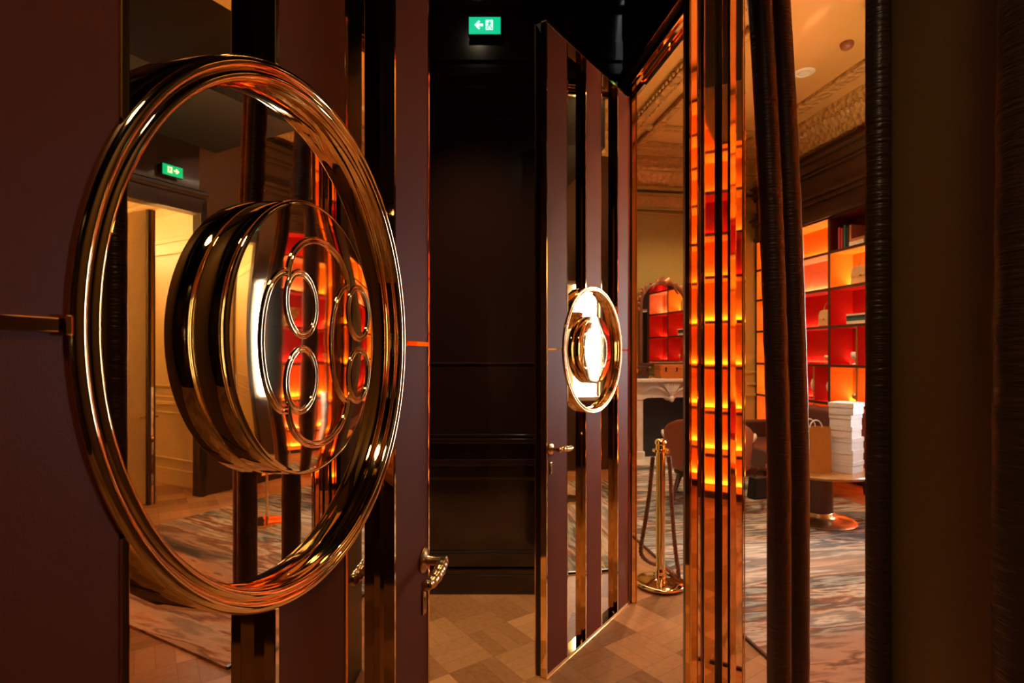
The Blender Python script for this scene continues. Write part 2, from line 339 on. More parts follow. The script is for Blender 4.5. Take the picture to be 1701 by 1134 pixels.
# corridor beyond the doorway
c0 = A_SH+.12; cb0, cb1 = DW[0]-.9, DW[1]+.20
m_ = MB(); m_.box(c0+3.2, c0+3.3, cb0, cb1, 0, 3.4); m_.box(c0, c0+3.3, cb1, cb1+.08, 0, 3.4); m_.box(c0, c0+3.3, cb0-.1, cb0, 0, 3.4); m_.box(c0-.005, c0+.01, DW[1]+.01, cb1, 0, 3.4); m_.box(c0-.005, c0+.01, cb0, DW[0]-.01, 0, 3.4)
salon(m_.build('wall_corridor', CREAM, **st))
salon(MB().box(c0-.005, c0+3.3, cb0, cb1, 3.4, 3.45).build('ceiling', CREAM, **st))
m_ = MB()
for z0, z1, d in ((0, .18, .03), (.90, .94, .03), (.98, 1.0, .02), (2.75, 2.80, .03), (3.05, 3.15, .05), (3.25, 3.4, .10)):
    m_.box(c0+3.2-d, c0+3.2, cb0, cb1, z0, z1); m_.box(c0+.02, c0+3.2, cb1-d, cb1, z0, z1)
for x0, x1 in ((.3, 1.4), (1.7, 3.0)):
    for q in ((x0, x1, 1.10, 1.13), (x0, x1, 2.62, 2.65), (x0, x0+.03, 1.10, 2.65), (x1-.03, x1, 1.10, 2.65), (x0, x1, .28, .30), (x0, x1, .80, .82)): m_.box(c0+q[0], c0+q[1], cb1-.025, cb1, q[2], q[3])
for y0, y1 in ((cb0+.2, cb0+.85), (cb0+1.05, cb1-.2)):
    for q in ((y0, y1, 1.10, 1.13), (y0, y1, 2.62, 2.65), (y0, y0+.03, 1.10, 2.65), (y1-.03, y1, 1.10, 2.65)): m_.box(c0+3.175, c0+3.2, q[0], q[1], q[2], q[3])
salon(m_.build('trim_%d' % idx, CREAM, bevel=.005, **st)); idx += 1
# doorway casing + open leaf with lever
m_ = MB(); a = A_SH-.03
for y0, y1, z0, z1 in ((DW[0]-.12, DW[0], 0, 3.05), (DW[1], DW[1]+.06, 0, 3.05), (DW[0]-.12, DW[1]+.06, 2.93, 3.08), (DW[0]-.2, DW[1]+.08, 3.12, 3.16)): m_.box(a, a+.03, y0, y1, z0, z1)
salon(m_.build('trim_%d' % idx, LACQ, bevel=.006, **st)); idx += 1
# fireplace wall mouldings
m_ = MB()
B = SB1
for z0, z1, d in ((3.50, 3.53, .03), (3.56, 3.60, .05), (3.76, 3.80, .06), (3.84, 3.88, .10), (4.05, 4.09, .22), (1.20, 1.23, .02), (1.02, 1.06, .02), (.86, .90, .03), (0, .2, .03)): m_.box(.1, A_SH, B-d, B, z0, z1)
for a0_, a1_ in ((2.62, 3.45),):
    for q in ((a0_, a1_, 1.32, 1.345), (a0_, a1_, 3.35, 3.375), (a0_, a0_+.025, 1.32, 3.375), (a1_-.025, a1_, 1.32, 3.375), (a0_, a1_, .30, .32), (a0_, a1_, .76, .78)): m_.box(q[0], q[1], B-.02, B, q[2], q[3])
salon(m_.build('trim_%d' % idx, OCHRE, bevel=.006, **st)); idx += 1
m_ = MB(); m_.box(.1, A_SH, B-.045, B, 3.60, 3.76); m_.box(.1, A_SH, B-.50, B-.24, CEIL-.09, CEIL); m_.prism([(B-.24, 4.09), (B-.06, 3.88), (B, 3.88), (B, 4.35), (B-.24, 4.35)], .1, A_SH, 'x')
salon(m_.build('trim_%d' % idx, CARV, bevel=.01, **st)); idx += 1
# ceiling mouldings
m_ = MB()
for aa in (1.28, 1.57): m_.box(aa, aa+.09, SB0, SB1-.5, CEIL-.06, CEIL); m_.box(aa+.09, aa+.12, SB0, SB1-.5, CEIL-.03, CEIL)
for bb in (3.4,): m_.box(.1, A_SH-.3, bb, bb+.10, CEIL-.05, CEIL)
salon(m_.build('trim_%d' % idx, CARV, bevel=.012, **st)); idx += 1
m_ = MB()
for i in range(90):
    bb = SB1-.6-i*.085
    if bb < -1.5: break
    for aa in (1.40, 1.26): m_.ball((aa, bb, CEIL-.03), (.018, .028, .026), 8, 5)
salon(m_.build('trim_%d' % idx, CARV, smooth=True, **st)); idx += 1
# cornice over the shelf wall
m_ = MB(); m_.prism([(A_SH, 4.02), (A_SH-.06, 4.05), (A_SH-.10, 4.14), (A_SH-.20, 4.26), (A_SH-.24, 4.35), (A_SH, 4.35)], .76, SB1, 'y')
m_.box(A_SH-.62, A_SH-.46, SB0, SB1-.5, CEIL-.05, CEIL)
for i in range(46):
    bb = SB1-.3-i*.07; m_.ball((A_SH-.16, bb, 4.22), (.05, .024, .05), 8, 5)
salon(m_.build('trim_%d' % idx, CARV, bevel=.008, **st)); idx += 1
m_ = MB()
for z0, z1, d in ((3.14, 3.20, .03), (3.36, 3.42, .06), (3.42, 3.46, .10), (3.72, 3.76, .05), (3.76, 3.86, .09), (3.86, 3.90, .14)): m_.box(A_SH-d, A_SH, 1.27, SB1, z0, z1)
salon(m_.build('trim_%d' % idx, DFRZ, bevel=.01, **st)); idx += 1
# carpet
cp = salon(MB().box(.45, 2.98, -1.25, 4.05, .001, .013).build('area_carpet', CARP, label='large abstract carpet in grey, cream and rust orange covering the salon floor', cat='carpet'))
cb = MB(); cb.box(.435, .45, -1.25, 4.05, .001, .015); cb.build('binding', WOODB, cp)

# ================================================================== THE TWO DOORS
W, H = .95, 3.0; QS = (.2, .38, .565, .765); QC, RO = .4834, .3347; ZB = 1.5046; HM = -.028
def arcpts(qa, qb, sign, n=24, R=.3335):
    return [(q, ZB+sign*math.sqrt(max(0, R*R-(q-QC)**2))) for q in [qa+(qb-qa)*i/n for i in range(n+1)]]
def rounded(cx, cz, rx, rz, a0, a1, n=40): return [(cx+rx*math.cos(a0+(a1-a0)*i/n), cz+rz*math.sin(a0+(a1-a0)*i/n)) for i in range(n+1)]
def make_door(name, loc, rz, s, label, lever_down):
    root = empty(name, loc, rz, label=label, cat='door', kind='structure')
    X = lambda q: W-q
    Y = lambda h: s*h
    def bx(mb, q0, q1, h0, h1, z0, z1): return mb.box(min(X(q0), X(q1)), max(X(q0), X(q1)), min(Y(h0), Y(h1)), max(Y(h0), Y(h1)), z0, z1)
    bx(MB(), .001, W-.001, -.058, -.030, .008, H).build('door_core', DARK, root)
    # thin brass lines on the two long corners of the leaf
    for (q0, q1) in ((-.003, .004), (W-.004, W+.003)):
        bx(MB(), q0, q1, -.060, -.054, .008, H).build('edge_trim', BRASS_S, root)
    R2 = RO-.0012
    def panel(poly, nm='leather_panel'):
        m = MB(); m.prism([(X(q), z) for q, z in poly], Y(-.0295), Y(0), 'y'); m.build(nm, LEATH, root)
    e = .009
    # panel at the free edge, at the middle (two pieces), at the hinge edge
    qx = QC-R2
    half = lambda q: math.sqrt(max(0, R2*R2-(q-QC)**2))
    q1 = QS[0]-e
    ang = [ZB+half(q1)*0]
    def notch(qe, side):
        pts = []
        h = half(qe); a = math.asin(h/R2)
        for i in range(25):
            t = a-2*a*i/24
            pts.append((QC-side*R2*math.cos(t), ZB+R2*math.sin(t)))
        return pts
    panel([(e, .012+e), (e, H-e), (q1, H-e)]+notch(q1, 1)+[(q1, .012+e)])
    q0 = QS[3]+e
    panel([(W-e, .012+e), (W-e, H-e), (q0, H-e)]+notch(q0, -1)+[(q0, .012+e)])
    qa, qb = QS[1]+e, QS[2]-e
    panel([(qa, H-e), (qb, H-e)]+arcpts(qb, qa, 1, R=R2)); panel([(qa, .012+e), (qb, .012+e)]+arcpts(qb, qa, -1, R=R2))
    for q0, q1 in ((QS[0], QS[1]), (QS[2], QS[3])):
        bx(MB(), q0, q1, -.0295, HM, .012, H).build('mirror_strip', MIRR, root)
        for qa, qb in ((q0, q0+.022), (q1, q1-.022)):
            m = MB()
            for z0, z1 in ((.03, ZB-half(qb)-.004), (ZB+half(qb)+.004, H-.02)):
                m.add([(X(qa), Y(-.0262), z0), (X(qb), Y(-.0279), z0), (X(qb), Y(-.0279), z1), (X(qa), Y(-.0262), z1)], [(0, 1, 2, 3)])
            m.build('mirror_bevel', MIRR, root)
    MB().lathe([(.004, Y(-.0295)), (.004, Y(-.0272)), (.305, Y(-.0272)), (.305, Y(-.0295))], 96, (X(QC), 0, ZB), 'y').build('mirror_disc', MIRR, root, smooth=True, ang=20)
    # brass angles on every panel edge
    for q0, q1 in ((QS[0]-e, QS[0]), (QS[1], QS[1]+e), (QS[2]-e, QS[2]), (QS[3], QS[3]+e)):
        m = MB(); hh = half((q0+q1)/2)
        bx(m, q0, q1, -.0295, .0015, .012, ZB-hh); bx(m, q0, q1, -.0295, .0015, ZB+hh, H)
        m.build('brass_trim', BRASS, root, bevel=.0012)
    for q0, q1 in ((-.0005, e), (W-e, W+.0005)): bx(MB(), q0, q1, -.0295, .0020, .012, H).build('brass_trim', BRASS, root, bevel=.0012)
    bx(MB(), 0, W, -.030, .0024, .004, .012+e).build('bottom_rail', BRASS, root, bevel=.001); bx(MB(), 0, W, -.030, .0024, H-e, H+.004).build('top_rail', BRASS, root, bevel=.001)
    bx(MB(), -.001, W+.001, -.058, .004, .0, .006).build('sill_strip', BRASS_S, root)
    # horizontal brass band
    for q0, q1 in ((e, QC-RO-.001), (QC+RO+.001, W-e)):
        bd = bx(MB(), q0, q1, 0, .0022, ZB-.0052, ZB+.0052).build('brass_band', BRASS, root, bevel=.0008)
        qq = q1 if q1 < .5 else q0; sg = 1 if q1 < .5 else -1
        bx(MB(), qq-sg*.0045, qq+sg*.0005, 0, .006, ZB-.0075, ZB+.0075).build('band_clip', BRASS, root, bevel=.001)
    # the great ring
    prof = [(.3347, -.0285), (.3347, -.0005), (.3335, .0028), (.3305, .0056), (.3270, .0066), (.3235, .0056), (.3213, .0036), (.3205, .0022), (.3196, .0036), (.3170, .0056), (.3140, .0064), (.3110, .0050), (.3088, .0015), (.3078, -.004), (.3072, -.0105), (.3055, -.0125), (.3050, -.0285)]
    MB().lathe([(r, Y(h)) for r, h in prof], 224, (X(QC), 0, ZB), 'y').build('handle_ring', BRASS, root, smooth=True, ang=75)
    # the round pull disc
    HF = .0096; R = .1777
    prof = [(R-.0012, -.0275), (R, -.0262), (R, HF-.0035), (R-.0010, HF-.0012), (R-.0035, HF), (R-.006, HF+.0003), (.12, HF+.0008), (.06, HF+.0012), (.0005, HF+.0014)]
    disc = MB().lathe([(r, Y(h)) for r, h in prof], 160, (X(QC), 0, ZB), 'y').build('pull_disc', DISC, root, smooth=True, ang=50)
    disc['label'] = 'polished round brass pull disc with raised emblem'
    # emblem in face coordinates: u to the free edge, v up
    def fp(pts): return [(X(QC-u), Y(HF+.0012), ZB+v-.006) for u, v in pts]
    def strand(pts, closed=False):
        MB().tube(fp(pts), .0021, 8, closed=closed).build('emblem_line', DISC, disc, smooth=True, ang=80)
    def dbl(cx, cz, rx, rz, a0, a1, closed=False, tilt=0, n=48):
        for k in (0, .0052):
            pts = rounded(0, 0, rx-k, rz-k, a0, a1, n)
            if closed: pts = pts[:-1]
            ct, si = math.cos(tilt), math.sin(tilt)
            strand([(cx+x*ct-z*si, cz+x*si+z*ct) for x, z in pts], closed)
    UL, UR = -.072, .086
    for UJ, rl, rr in ((UL, .052, .036), (UR, .055, .037)):
        for sg in (1, -1):
            dbl(UJ+rr-.004, sg*.0475, rr, .0420, 0, 2*PI, True, tilt=sg*.22)
        dbl(UJ, 0, rl, .086, PI/2, 3*PI/2)
    for sg in (1, -1):
        dbl((UL+UR)/2, sg*.078, (UR-UL)/2, .060, 0 if sg > 0 else PI, PI if sg > 0 else 2*PI)
    # lever handle
    qh, zh = .038, 1.045
    MB().lathe([(.0005, Y(.0)), (.0255, Y(.0)), (.0265, Y(.003)), (.024, Y(.0065)), (.019, Y(.0075)), (.014, Y(.010)), (.0005, Y(.011))], 36, (X(qh), 0, zh), 'y').build('handle_rose', BRASS_D, root, smooth=True)
    MB().lathe([(.0115, Y(.006)), (.0095, Y(.016)), (.0085, Y(.030)), (.0105, Y(.044)), (.0115, Y(.052)), (.0005, Y(.056))], 20, (X(qh), 0, zh), 'y').build('handle_neck', BRASS_D, root, smooth=True)
    pts = []; rs = []
    for i in range(33):
        t = i/32; pts.append((X(qh+.118*t), Y(.046+.006*math.sin(PI*t)), zh-.004*t+.003*math.sin(2*PI*t))); rs.append(.0100+.0009*math.sin(t*PI*11)+.0025*math.sin(PI*t)-.004*(t > .97))
    MB().tube(pts, rs, 12).build('lever', BRASS_D, root, smooth=True, ang=70)
    m = MB(); bx(m, qh-.009, qh+.009, 0, .0045, .930, .985); m.build('keyhole_plate', BRASS_D, root, bevel=.003)
    m = MB(); bx(m, qh-.002, qh+.002, .0030, .0050, .942, .958); m.lathe([(.0045, Y(.003)), (.0045, Y(.0052)), (.0003, Y(.0052))], 14, (X(qh), 0, .962), 'y'); m.build('keyhole', DARK, root)
    return root
th = .1778; fx, fy = -.1827, 1.2102
hx, hy = fx-math.sin(th)*W, fy-math.cos(th)*W
make_door('door_1', (hx, hy, 0), PI/2-th, -1, 'nearest open door of brown leather and mirror strips, with the huge brass ring and disc at left', True)
th2 = .6178; fx, fy = .1552, 2.5059
hx, hy = fx+math.sin(th2)*W, fy+math.cos(th2)*W
make_door('door_2', (hx, hy, 0), math.atan2(-math.cos(th2), -math.sin(th2)), 1, 'farther open striped door with a small-looking brass ring, standing before the dark panelled wall', True)

# salon doorway leaf, standing open into the corridor
d3 = empty('door_3', S(A_SH+.13, .17, 0), YAW-.10, label='open glazed door leaf with lever handle seen mirrored in the near door', cat='door', kind='structure')
MB().box(0, .045, -.035, .035, 0, 2.9).build('door_edge', WOODB, d3, bevel=.004)
MB().box(-.006, 0, -.012, .012, 0, 2.9).build('edge_plate', BRASS, d3)
MB().box(.045, .80, -.02, .02, 0, 2.9).build('door_panel', CREAM, d3)
for s in (-1, 1):
    MB().tube([(.03, s*.03, .86), (.03, s*.08, .86), (.04, s*.085, .86), (.15, s*.085, .86)], .009, 8).build('lever', BRASS, d3, smooth=True)
# ================================================================== LEATHER POSTS
def bend(z, k=1.0): # bows to the left towards the top
    t = max(0, (z-1.1)/1.5); return -(.030*t+.030*t*t)*k
def post(name, x, y, r, mt, k, label, H_=3.05, sq=1.0, z0=0, n=40):
    m = MB(); zs = [z0+(H_-z0)*i/60 for i in range(61)]
    vs_ = []
    for z in zs:
        rr = r*(1+.012*math.sin(z*37+x*9)+.010*math.sin(z*83+1.3))
        for i in range(n):
            a_ = 2*PI*i/n; vs_.append((x+bend(z, k)+rr*math.cos(a_), y+rr*sq*math.sin(a_), z))
    fs_ = [(j*n+i, j*n+(i+1) % n, (j+1)*n+(i+1) % n, (j+1)*n+i) for j in range(60) for i in range(n)]
    fs_ += [tuple(range(n-1, -1, -1)), tuple(range(60*n, 61*n))]
    m.add(vs_, fs_); return m.build(name, mt, smooth=True, ang=60, label=label, cat='post')
yA = 1.78
pxx = lambda px, y: (px-850.5)/915*y
post('leather_post', pxx(1294, yA), yA, .036, WRINK, 1, 'dark wrinkled leather-wrapped post, left one of the bowed pair right of the gold pillar')
post('leather_post', pxx(1325, 1.85), 1.85, .036, WRINK, 1, 'dark wrinkled leather-wrapped post, right half of the bowed pair with the lit right edge')
post('leather_post', pxx(1305, 2.35), 2.35, .046, WRINK, 1.35, 'leather-wrapped post hidden behind the bowed pair, seen only mirrored in the near door')
post('leather_post', pxx(1459, 1.283), 1.283, .026, WRINK2, 0, 'straight creased leather post at the left edge of the plain olive brown wall panel', sq=1.0)
post('leather_post', pxx(1660, .88)+.052, .88, .050, WRINK2, -.35, 'thick creased leather post at the far right edge of the photo')

# ================================================================== SIGNS
def exit_sign(loc, rz, label, sc=1.0):
    r = empty('exit_sign', loc, rz, label=label, cat='sign'); r.scale = (sc, sc, sc)
    MB().box(-.100, .100, .0, .035, -.006, .108).build('housing', BLK, r, bevel=.003)
    MB().box(-.096, .096, -.003, .0, 0, .102).build('green_panel', SIGNG, r)
    # white arrow pointing left
    cz = .054
    MB().prism([(-.062, cz), (-.036, cz+.028), (-.028, cz+.020), (-.040, cz+.008), (-.010, cz+.008), (-.010, cz-.008), (-.040, cz-.008), (-.028, cz-.020), (-.036, cz-.028)], -.0045, -.003, 'y').build('arrow', SIGNW, r)
    # white doorway with a running figure cut out
    MB().box(.006, .050, -.0045, -.003, cz-.030, cz+.030).build('doorway_symbol', SIGNW, r)
    m = MB(); y0 = -.0055
    m.lathe([(.0046, y0), (.0003, y0)], 12, (.031, 0, cz+.021), 'y')
    def limb(p, q, w_=.003):
        p = Vector(p); q = Vector(q); d = (q-p).normalized(); n_ = Vector((-d.y, d.x))*w_
        m.add([(p.x+n_.x, y0, p.y+n_.y), (q.x+n_.x, y0, q.y+n_.y), (q.x-n_.x, y0, q.y-n_.y), (p.x-n_.x, y0, p.y-n_.y)], [(0, 1, 2, 3)])
    limb((.030, cz+.016), (.027, cz-.004), .0048); limb((.030, cz+.014), (.018, cz+.008)); limb((.031, cz+.014), (.041, cz+.004))
    limb((.027, cz-.002), (.017, cz-.010)); limb((.017, cz-.010), (.018, cz-.026)); limb((.028, cz-.003), (.036, cz-.013)); limb((.036, cz-.013), (.046, cz-.024))
    m.build('running_figure', SIGNG, r)
    return r
exit_sign((-.166, 3.355, 3.43), 0, 'green lit exit sign with left arrow on the dark panelled wall between the doors')
q = S(A_SH-.08, .25, 3.22); exit_sign((q.x, q.y, q.z), YAW-PI/2, 'green lit exit sign over the salon doorway, seen only mirrored in the near door', 1.0)

# ================================================================== SHELVES
ZR = [.06, .44, .88, 1.34, 1.81, 2.27, 2.71, 3.14]
def shelf_unit(bs, colors, halves, label, ZR, top):
    r = salon(empty('display_shelf', label=label, cat='shelf'))
    a0, a1 = A_SH, A_SH+.34; T = .016
    for b in bs: MB().box(a0, a1, b-T, b+T, 0, top).build('upright', WOODB, r, bevel=.002)
    for z in ZR: MB().box(a0+.003, a1, bs[0]+T, bs[-1]-T, z-.014, z+.014).build('shelf_board', WOODB, r)
    MB().box(a0+.01, a1, bs[0]+T, bs[-1]-T, 0, .046).build('plinth', WOODB, r)
    for j in range(len(ZR)-1):
        z0, z1 = ZR[j]+.0142, ZR[j+1]-.0142
        for i in range(len(bs)-1):
            cuts = [bs[i]]+[h for h in halves.get(j, ()) if bs[i]+.05 < h < bs[i+1]-.05]+[bs[i+1]]
            for h in cuts[1:-1]: MB().box(a0+.002, a1, h-.012, h+.012, z0, z1).build('divider', BRASS_D, r)
            for k in range(len(cuts)-1):
                b0 = cuts[k]+(T if k == 0 else .012)+.0005; b1 = cuts[k+1]-(T if k == len(cuts)-2 else .012)-.0005
                c = colors(i, j, k)
                m = MB(); m.box(a1-.03, a1-.02, b0, b1, z0, z1); m.box(a0+.008, a1-.03, b0, b0+.004, z0, z1); m.box(a0+.008, a1-.03, b1-.004, b1, z0, z1); m.box(a0+.008, a1-.03, b0, b1, z1-.004, z1); m.box(a0+.008, a1-.03, b0, b1, z0, z0+.003)
                m.build('cell_lining', CELL[c], r)
                if c != 'dark': (MB().box(a1-.060, a1-.034, b0+.02, b1-.02, z0+.003, z0+.009).build('light_strip', LED if c in ('orange', 'pink', 'amber') else LEDR, r), MB().box(a1-.068, a1-.064, b0+.01, b1-.01, z0+.003, z0+.020).build('strip_cover', CELL[c], r))
    return r
BS1 = [1.286, 2.02, 2.913, 3.80, 4.432]
pal = {(1, 6): 'dark', (1, 5): 'amber', (1, 4): 'red', (1, 3): 'red', (1, 2): 'orange', (1, 1): 'orange', (2, 6): 'orange', (2, 5): 'pink', (2, 4): 'red', (2, 3): 'red', (2, 2): 'red', (2, 1): 'orange', (1, 0): 'orange', (2, 0): 'amber'}
rr = random.Random(5)
def col1(i, j, k):
    if (i, j) in pal: return pal[(i, j)]
    return rr.choice(['orange', 'red', 'pink', 'amber', 'orange'])
shelf_unit(BS1, col1, {3: (2.474,), 2: (2.474, 3.183), 1: (3.183, 2.474)}, 'tall wall shelf with glowing orange and red square compartments at the right of the salon', ZR, 3.18)
BS2 = [-4.70, -3.92, -3.10, -2.28, -1.46, -.676]
shelf_unit(BS2, lambda i, j, k: rr.choice(['orange', 'amber', 'amber', 'orange', 'orange', 'red']), {}, 'second glowing orange wall shelf, seen only mirrored in the gold pillar strips', ZR+[3.56, 3.94, 4.325], 4.34)

# things on the shelf: placed with front plane a, along b, resting on z
def on_shelf(a, b, z): return S(A_SH+a, b, z)
def box_thing(name, mt, dims, loc, rz, label, cat, group=None, bev=.003):
    o = MB().box(-dims[0]/2, dims[0]/2, -dims[1]/2, dims[1]/2, 0, dims[2]).build(name, mt, bevel=bev, label=label, cat=cat, group=group); return put(o, loc, rz)
BOOKC = [mat('cloth_'+n, c, .6) for n, c in (('crimson', (.45, .03, .03)), ('green', (.03, .12, .06)), ('cream', (.75, .6, .45)), ('black', (.02, .02, .02)), ('rust', (.5, .15, .05)))]
PAGES = mat('book_pages', (.8, .72, .58), .8)
def book(loc, rz, w, h, t, mt, label, group, lying=False):
    r = empty('book', loc, rz, label=label, cat='book', group=group)
    # standing: x depth, y thickness, z height ; lying: swap
    def bb(x0, x1, y0, y1, z0, z1): return MB().box(x0, x1, z0, z1, y0, y1) if lying else MB().box(x0, x1, y0, y1, z0, z1)
    m = MB()
    for (y0, y1) in ((0, .003), (t-.003, t)):
        if lying: m.box(-w/2, w/2, -h/2, h/2, y0, y1)
        else: m.box(-w/2, w/2, y0, y1, 0, h)
    if lying: m.box(-w/2, -w/2+.003, -h/2, h/2, 0, t)
    else: m.box(-w/2, -w/2+.003, 0, t, 0, h)
    m.build('cover', mt, r)
    if lying: MB().box(-w/2+.003, w/2-.004, -h/2+.004, h/2-.004, .003, t-.003).build('pages', PAGES, r)
    else: MB().box(-w/2+.003, w/2-.004, .003, t-.003, .002, h-.004).build('pages', PAGES, r)
    return r
zt = ZR[6]+.0175
for k, (b, h, c) in enumerate(((2.80, .27, 0), (2.755, .25, 0), (2.71, .28, 1), (2.665, .24, 3), (2.62, .26, 4))):
    names = ['crimson book at the left end of the row on the dark top shelf', 'second crimson book from the left in the row on the dark top shelf', 'green book in the middle of the row on the dark top shelf', 'black book right of the green one on the dark top shelf', 'rust coloured book at the right end of the top shelf row']
    book(on_shelf(.15, b, zt), YAW, .18, h, .034, BOOKC[c], names[k], 'books standing on the top shelf')
book(on_shelf(.12, 2.50, zt), YAW, .20, .22, .05, BOOKC[2], 'thick cream book lying flat on the dark top shelf, under a rust one', 'books lying on the top shelf', True)
book(on_shelf(.12, 2.49, zt+.051), YAW, .18, .20, .035, BOOKC[4], 'rust book lying on top of the thick cream one on the top shelf', 'books lying on the top shelf', True)
zt = ZR[4]+.0175
for k, (c, t, nm) in enumerate(((2, .035, 'cream'), (1, .03, 'green'), (3, .03, 'black'), (2, .022, 'thin cream'))):
    z = zt+sum((.035, .03, .03, .022)[:k])+.0006*k
    book(on_shelf(.13, 2.50, z), YAW, .22, .30, t, BOOKC[c], nm+' book lying in the stack in the red compartment, '+('bottom of the stack' if k == 0 else 'second from bottom' if k == 1 else 'third from bottom' if k == 2 else 'topmost of the stack'), 'stack of books in the red compartment', True)
TAN = mat('tan_leather', (.60, .34, .14), .4)
def handbag(loc, rz, label, mt=TAN, w=.28, h=.17, d=.10):
    r = empty('handbag', loc, rz, label=label, cat='bag')
    m = MB(); m.prism([(-w/2, 0), (w/2, 0), (w/2-.02, h*.8), (w/2-.05, h), (-w/2+.05, h), (-w/2+.02, h*.8)], -d/2, d/2, 'x'); m.build('bag_body', mt, r, bevel=.015, seg=3)
    MB().prism([(-w/2+.02, h*.45), (w/2-.02, h*.45), (w/2-.03, h*.85), (w/2-.06, h+.004), (-w/2+.06, h+.004), (-w/2+.03, h*.85)], -d/2-.006, -d/2-.001, 'x').build('flap', mt, r, bevel=.002)
    MB().tube([(0, w*.28*math.cos(t), h-.005+.10*math.sin(t)) for t in [PI*i/16 for i in range(17)]], .007, 8).build('bag_handle', mt, r, smooth=True)
    MB().box(-d/2-.012, -d/2-.005, -.015, .015, h*.40, h*.52).build('clasp', BRASS, r, bevel=.002)
    return r
handbag(on_shelf(.13, 2.50, ZR[5]+.0175), YAW, 'tan handbag with curved handle in the amber compartment, second row of the shelf', w=.34, h=.20)
handbag(on_shelf(.15, 3.12, ZR[4]+.0175), YAW, 'small tan handbag leaning in the left red compartment', w=.24, h=.20)
def goblet(loc, mt, label, h=.15, cat='vase', name='vase'):
    o = MB().lathe([(.0005, 0), (.045, 0), (.05, .006), (.02, .02), (.016, h*.35), (.05, h*.55), (.058, h*.8), (.042, h), (.036, h), (.05, h*.8), (.04, h*.58), (.0005, h*.5)], 24).build(name, mt, smooth=True, label=label, cat=cat)
    return put(o, loc)
goblet(on_shelf(.12, 2.62, ZR[3]+.0175), WHITE, 'white footed vase in the red compartment of the fourth row')
goblet(on_shelf(.12, 2.32, ZR[3]+.0175), IVORY, 'ivory footed vase by the narrow divider in the fourth row', h=.12)
goblet(on_shelf(.12, 3.06, ZR[3]+.0175), TAN, 'tan footed vase in the left red compartment of the fourth row', h=.11)
goblet(on_shelf(.12, 3.30, ZR[2]+.0175), WHITE, 'tall white vase in the narrow left red compartment, fifth row', h=.26)
goblet(on_shelf(.12, 3.02, ZR[2]+.0175), IVORY, 'tall ivory vase in the right narrow red compartment, fifth row', h=.24)
goblet(on_shelf(.12, 2.60, ZR[2]+.0175), TAN, 'small tan vase in the orange compartment of the fifth row', h=.13)

# ================================================================== FIREPLACE
FC = 2.13   # a of centre
fp = salon(empty('fireplace', label='carved white marble fireplace with a black opening under the arched mirror', cat='fireplace'))
f0 = SB1-.36
hw = .72
MB().box(FC-hw-.05, FC+hw+.05, f0-.04, SB1-.10, 1.09, 1.14).build('mantel_shelf', MARB, fp, bevel=.012, seg=3)
op = .40
m = MB()
poly = [(FC-hw, 1.09), (FC-hw, .85), (FC-op, .85)]
for i in range(21):
    t = i/20; x = FC-op+2*op*t; z = .875-.025*abs(2*t-1)**12-.05*math.exp(-((t-.5)/.05)**2)
    poly.append((x, z))
poly += [(FC+op, .85), (FC+hw, .85), (FC+hw, 1.09)]
m.prism(poly, f0+.02, SB1-.14, 'y'); m.build('frieze', MARB, fp, bevel=.006)
for s in (-1, 1):
    m = MB(); x0, x1 = sorted((FC+s*op, FC+s*hw)); m.box(x0, x1, f0+.03, SB1-.14, .0, .85); m.box(x0-.015, x1+.015, f0+.0, SB1-.14, 0, .14); m.box(x0+.07, x1-.07, f0+.005, f0+.04, .22, .80)
    m.build('pilaster', MARB, fp, bevel=.012, seg=3)
    m = MB(); m.tube([(FC+s*(op+.16)+s*.06*math.cos(t)*(1-t/9), f0+.01, .97+.06*math.sin(t)*(1-t/9)) for t in [i*.3 for i in range(28)]], .014, 8)
    m.tube([(FC+s*(.04+.34*t), f0+.012, .90+.12*math.sin(PI*t*.8+.1)) for t in [i/20 for i in range(21)]], [.010+.016*math.sin(PI*i/20) for i in range(21)], 8)
    m.build('scroll_relief', MARB, fp, smooth=True)
m = MB()
for k in range(-3, 4):
    m.tube([(FC+k*.018*(1-t)*2+k*.004, f0-.004-.012*math.sin(PI*t), 1.075-.17*t-.03*(t*t)*(k == 0)) for t in [i/10 for i in range(11)]], [.016*(1-.6*i/10) for i in range(11)], 8)
m.ball((FC, f0-.005, .86), (.035, .03, .045)); m.build('cartouche', MARB, fp, smooth=True)
MB().box(FC-op-.02, FC+op+.02, SB1-.16, SB1-.12, 0, .97).build('firebox', SOOT, fp)
MB().box(FC-hw-.1, FC+hw+.1, f0-.35, SB1-.06, 0.0135, .030).build('hearth_slab', MARB, fp, bevel=.004)
# overmantel mirror
OM = 2.15; mw = .365; z0 = 1.325; zs = 2.20
mr = salon(empty('wall_mirror', label='arched mirror in a carved dark wooden frame above the marble mantel', cat='mirror'))
def arch(w_, zt, z00, n=24, rise=.30): return [(OM-w_, z00), (OM-w_, zt)]+[(OM-w_*math.cos(PI*i/n), zt+rise*math.sin(PI*i/n)) for i in range(1, n)]+[(OM+w_, zt), (OM+w_, z00)]
mg = MB(); mg.M = Matrix.Translation((OM, SB1-.062, 0)) @ Matrix.Rotation(math.radians(3.2), 4, 'Z') @ Matrix.Translation((-OM, -(SB1-.062), 0))
mg.prism(arch(mw-.035, zs, z0+.03), SB1-.064, SB1-.060, 'y').build('mirror_glass', MIRR_P, mr)
pts = arch(mw-.02, zs, z0+.02); pts.append(pts[0])
MB().prism(arch(mw-.01, zs, z0), SB1-.032, SB1-.006, 'y').build('back_board', FRAMEW, mr)
dense = []
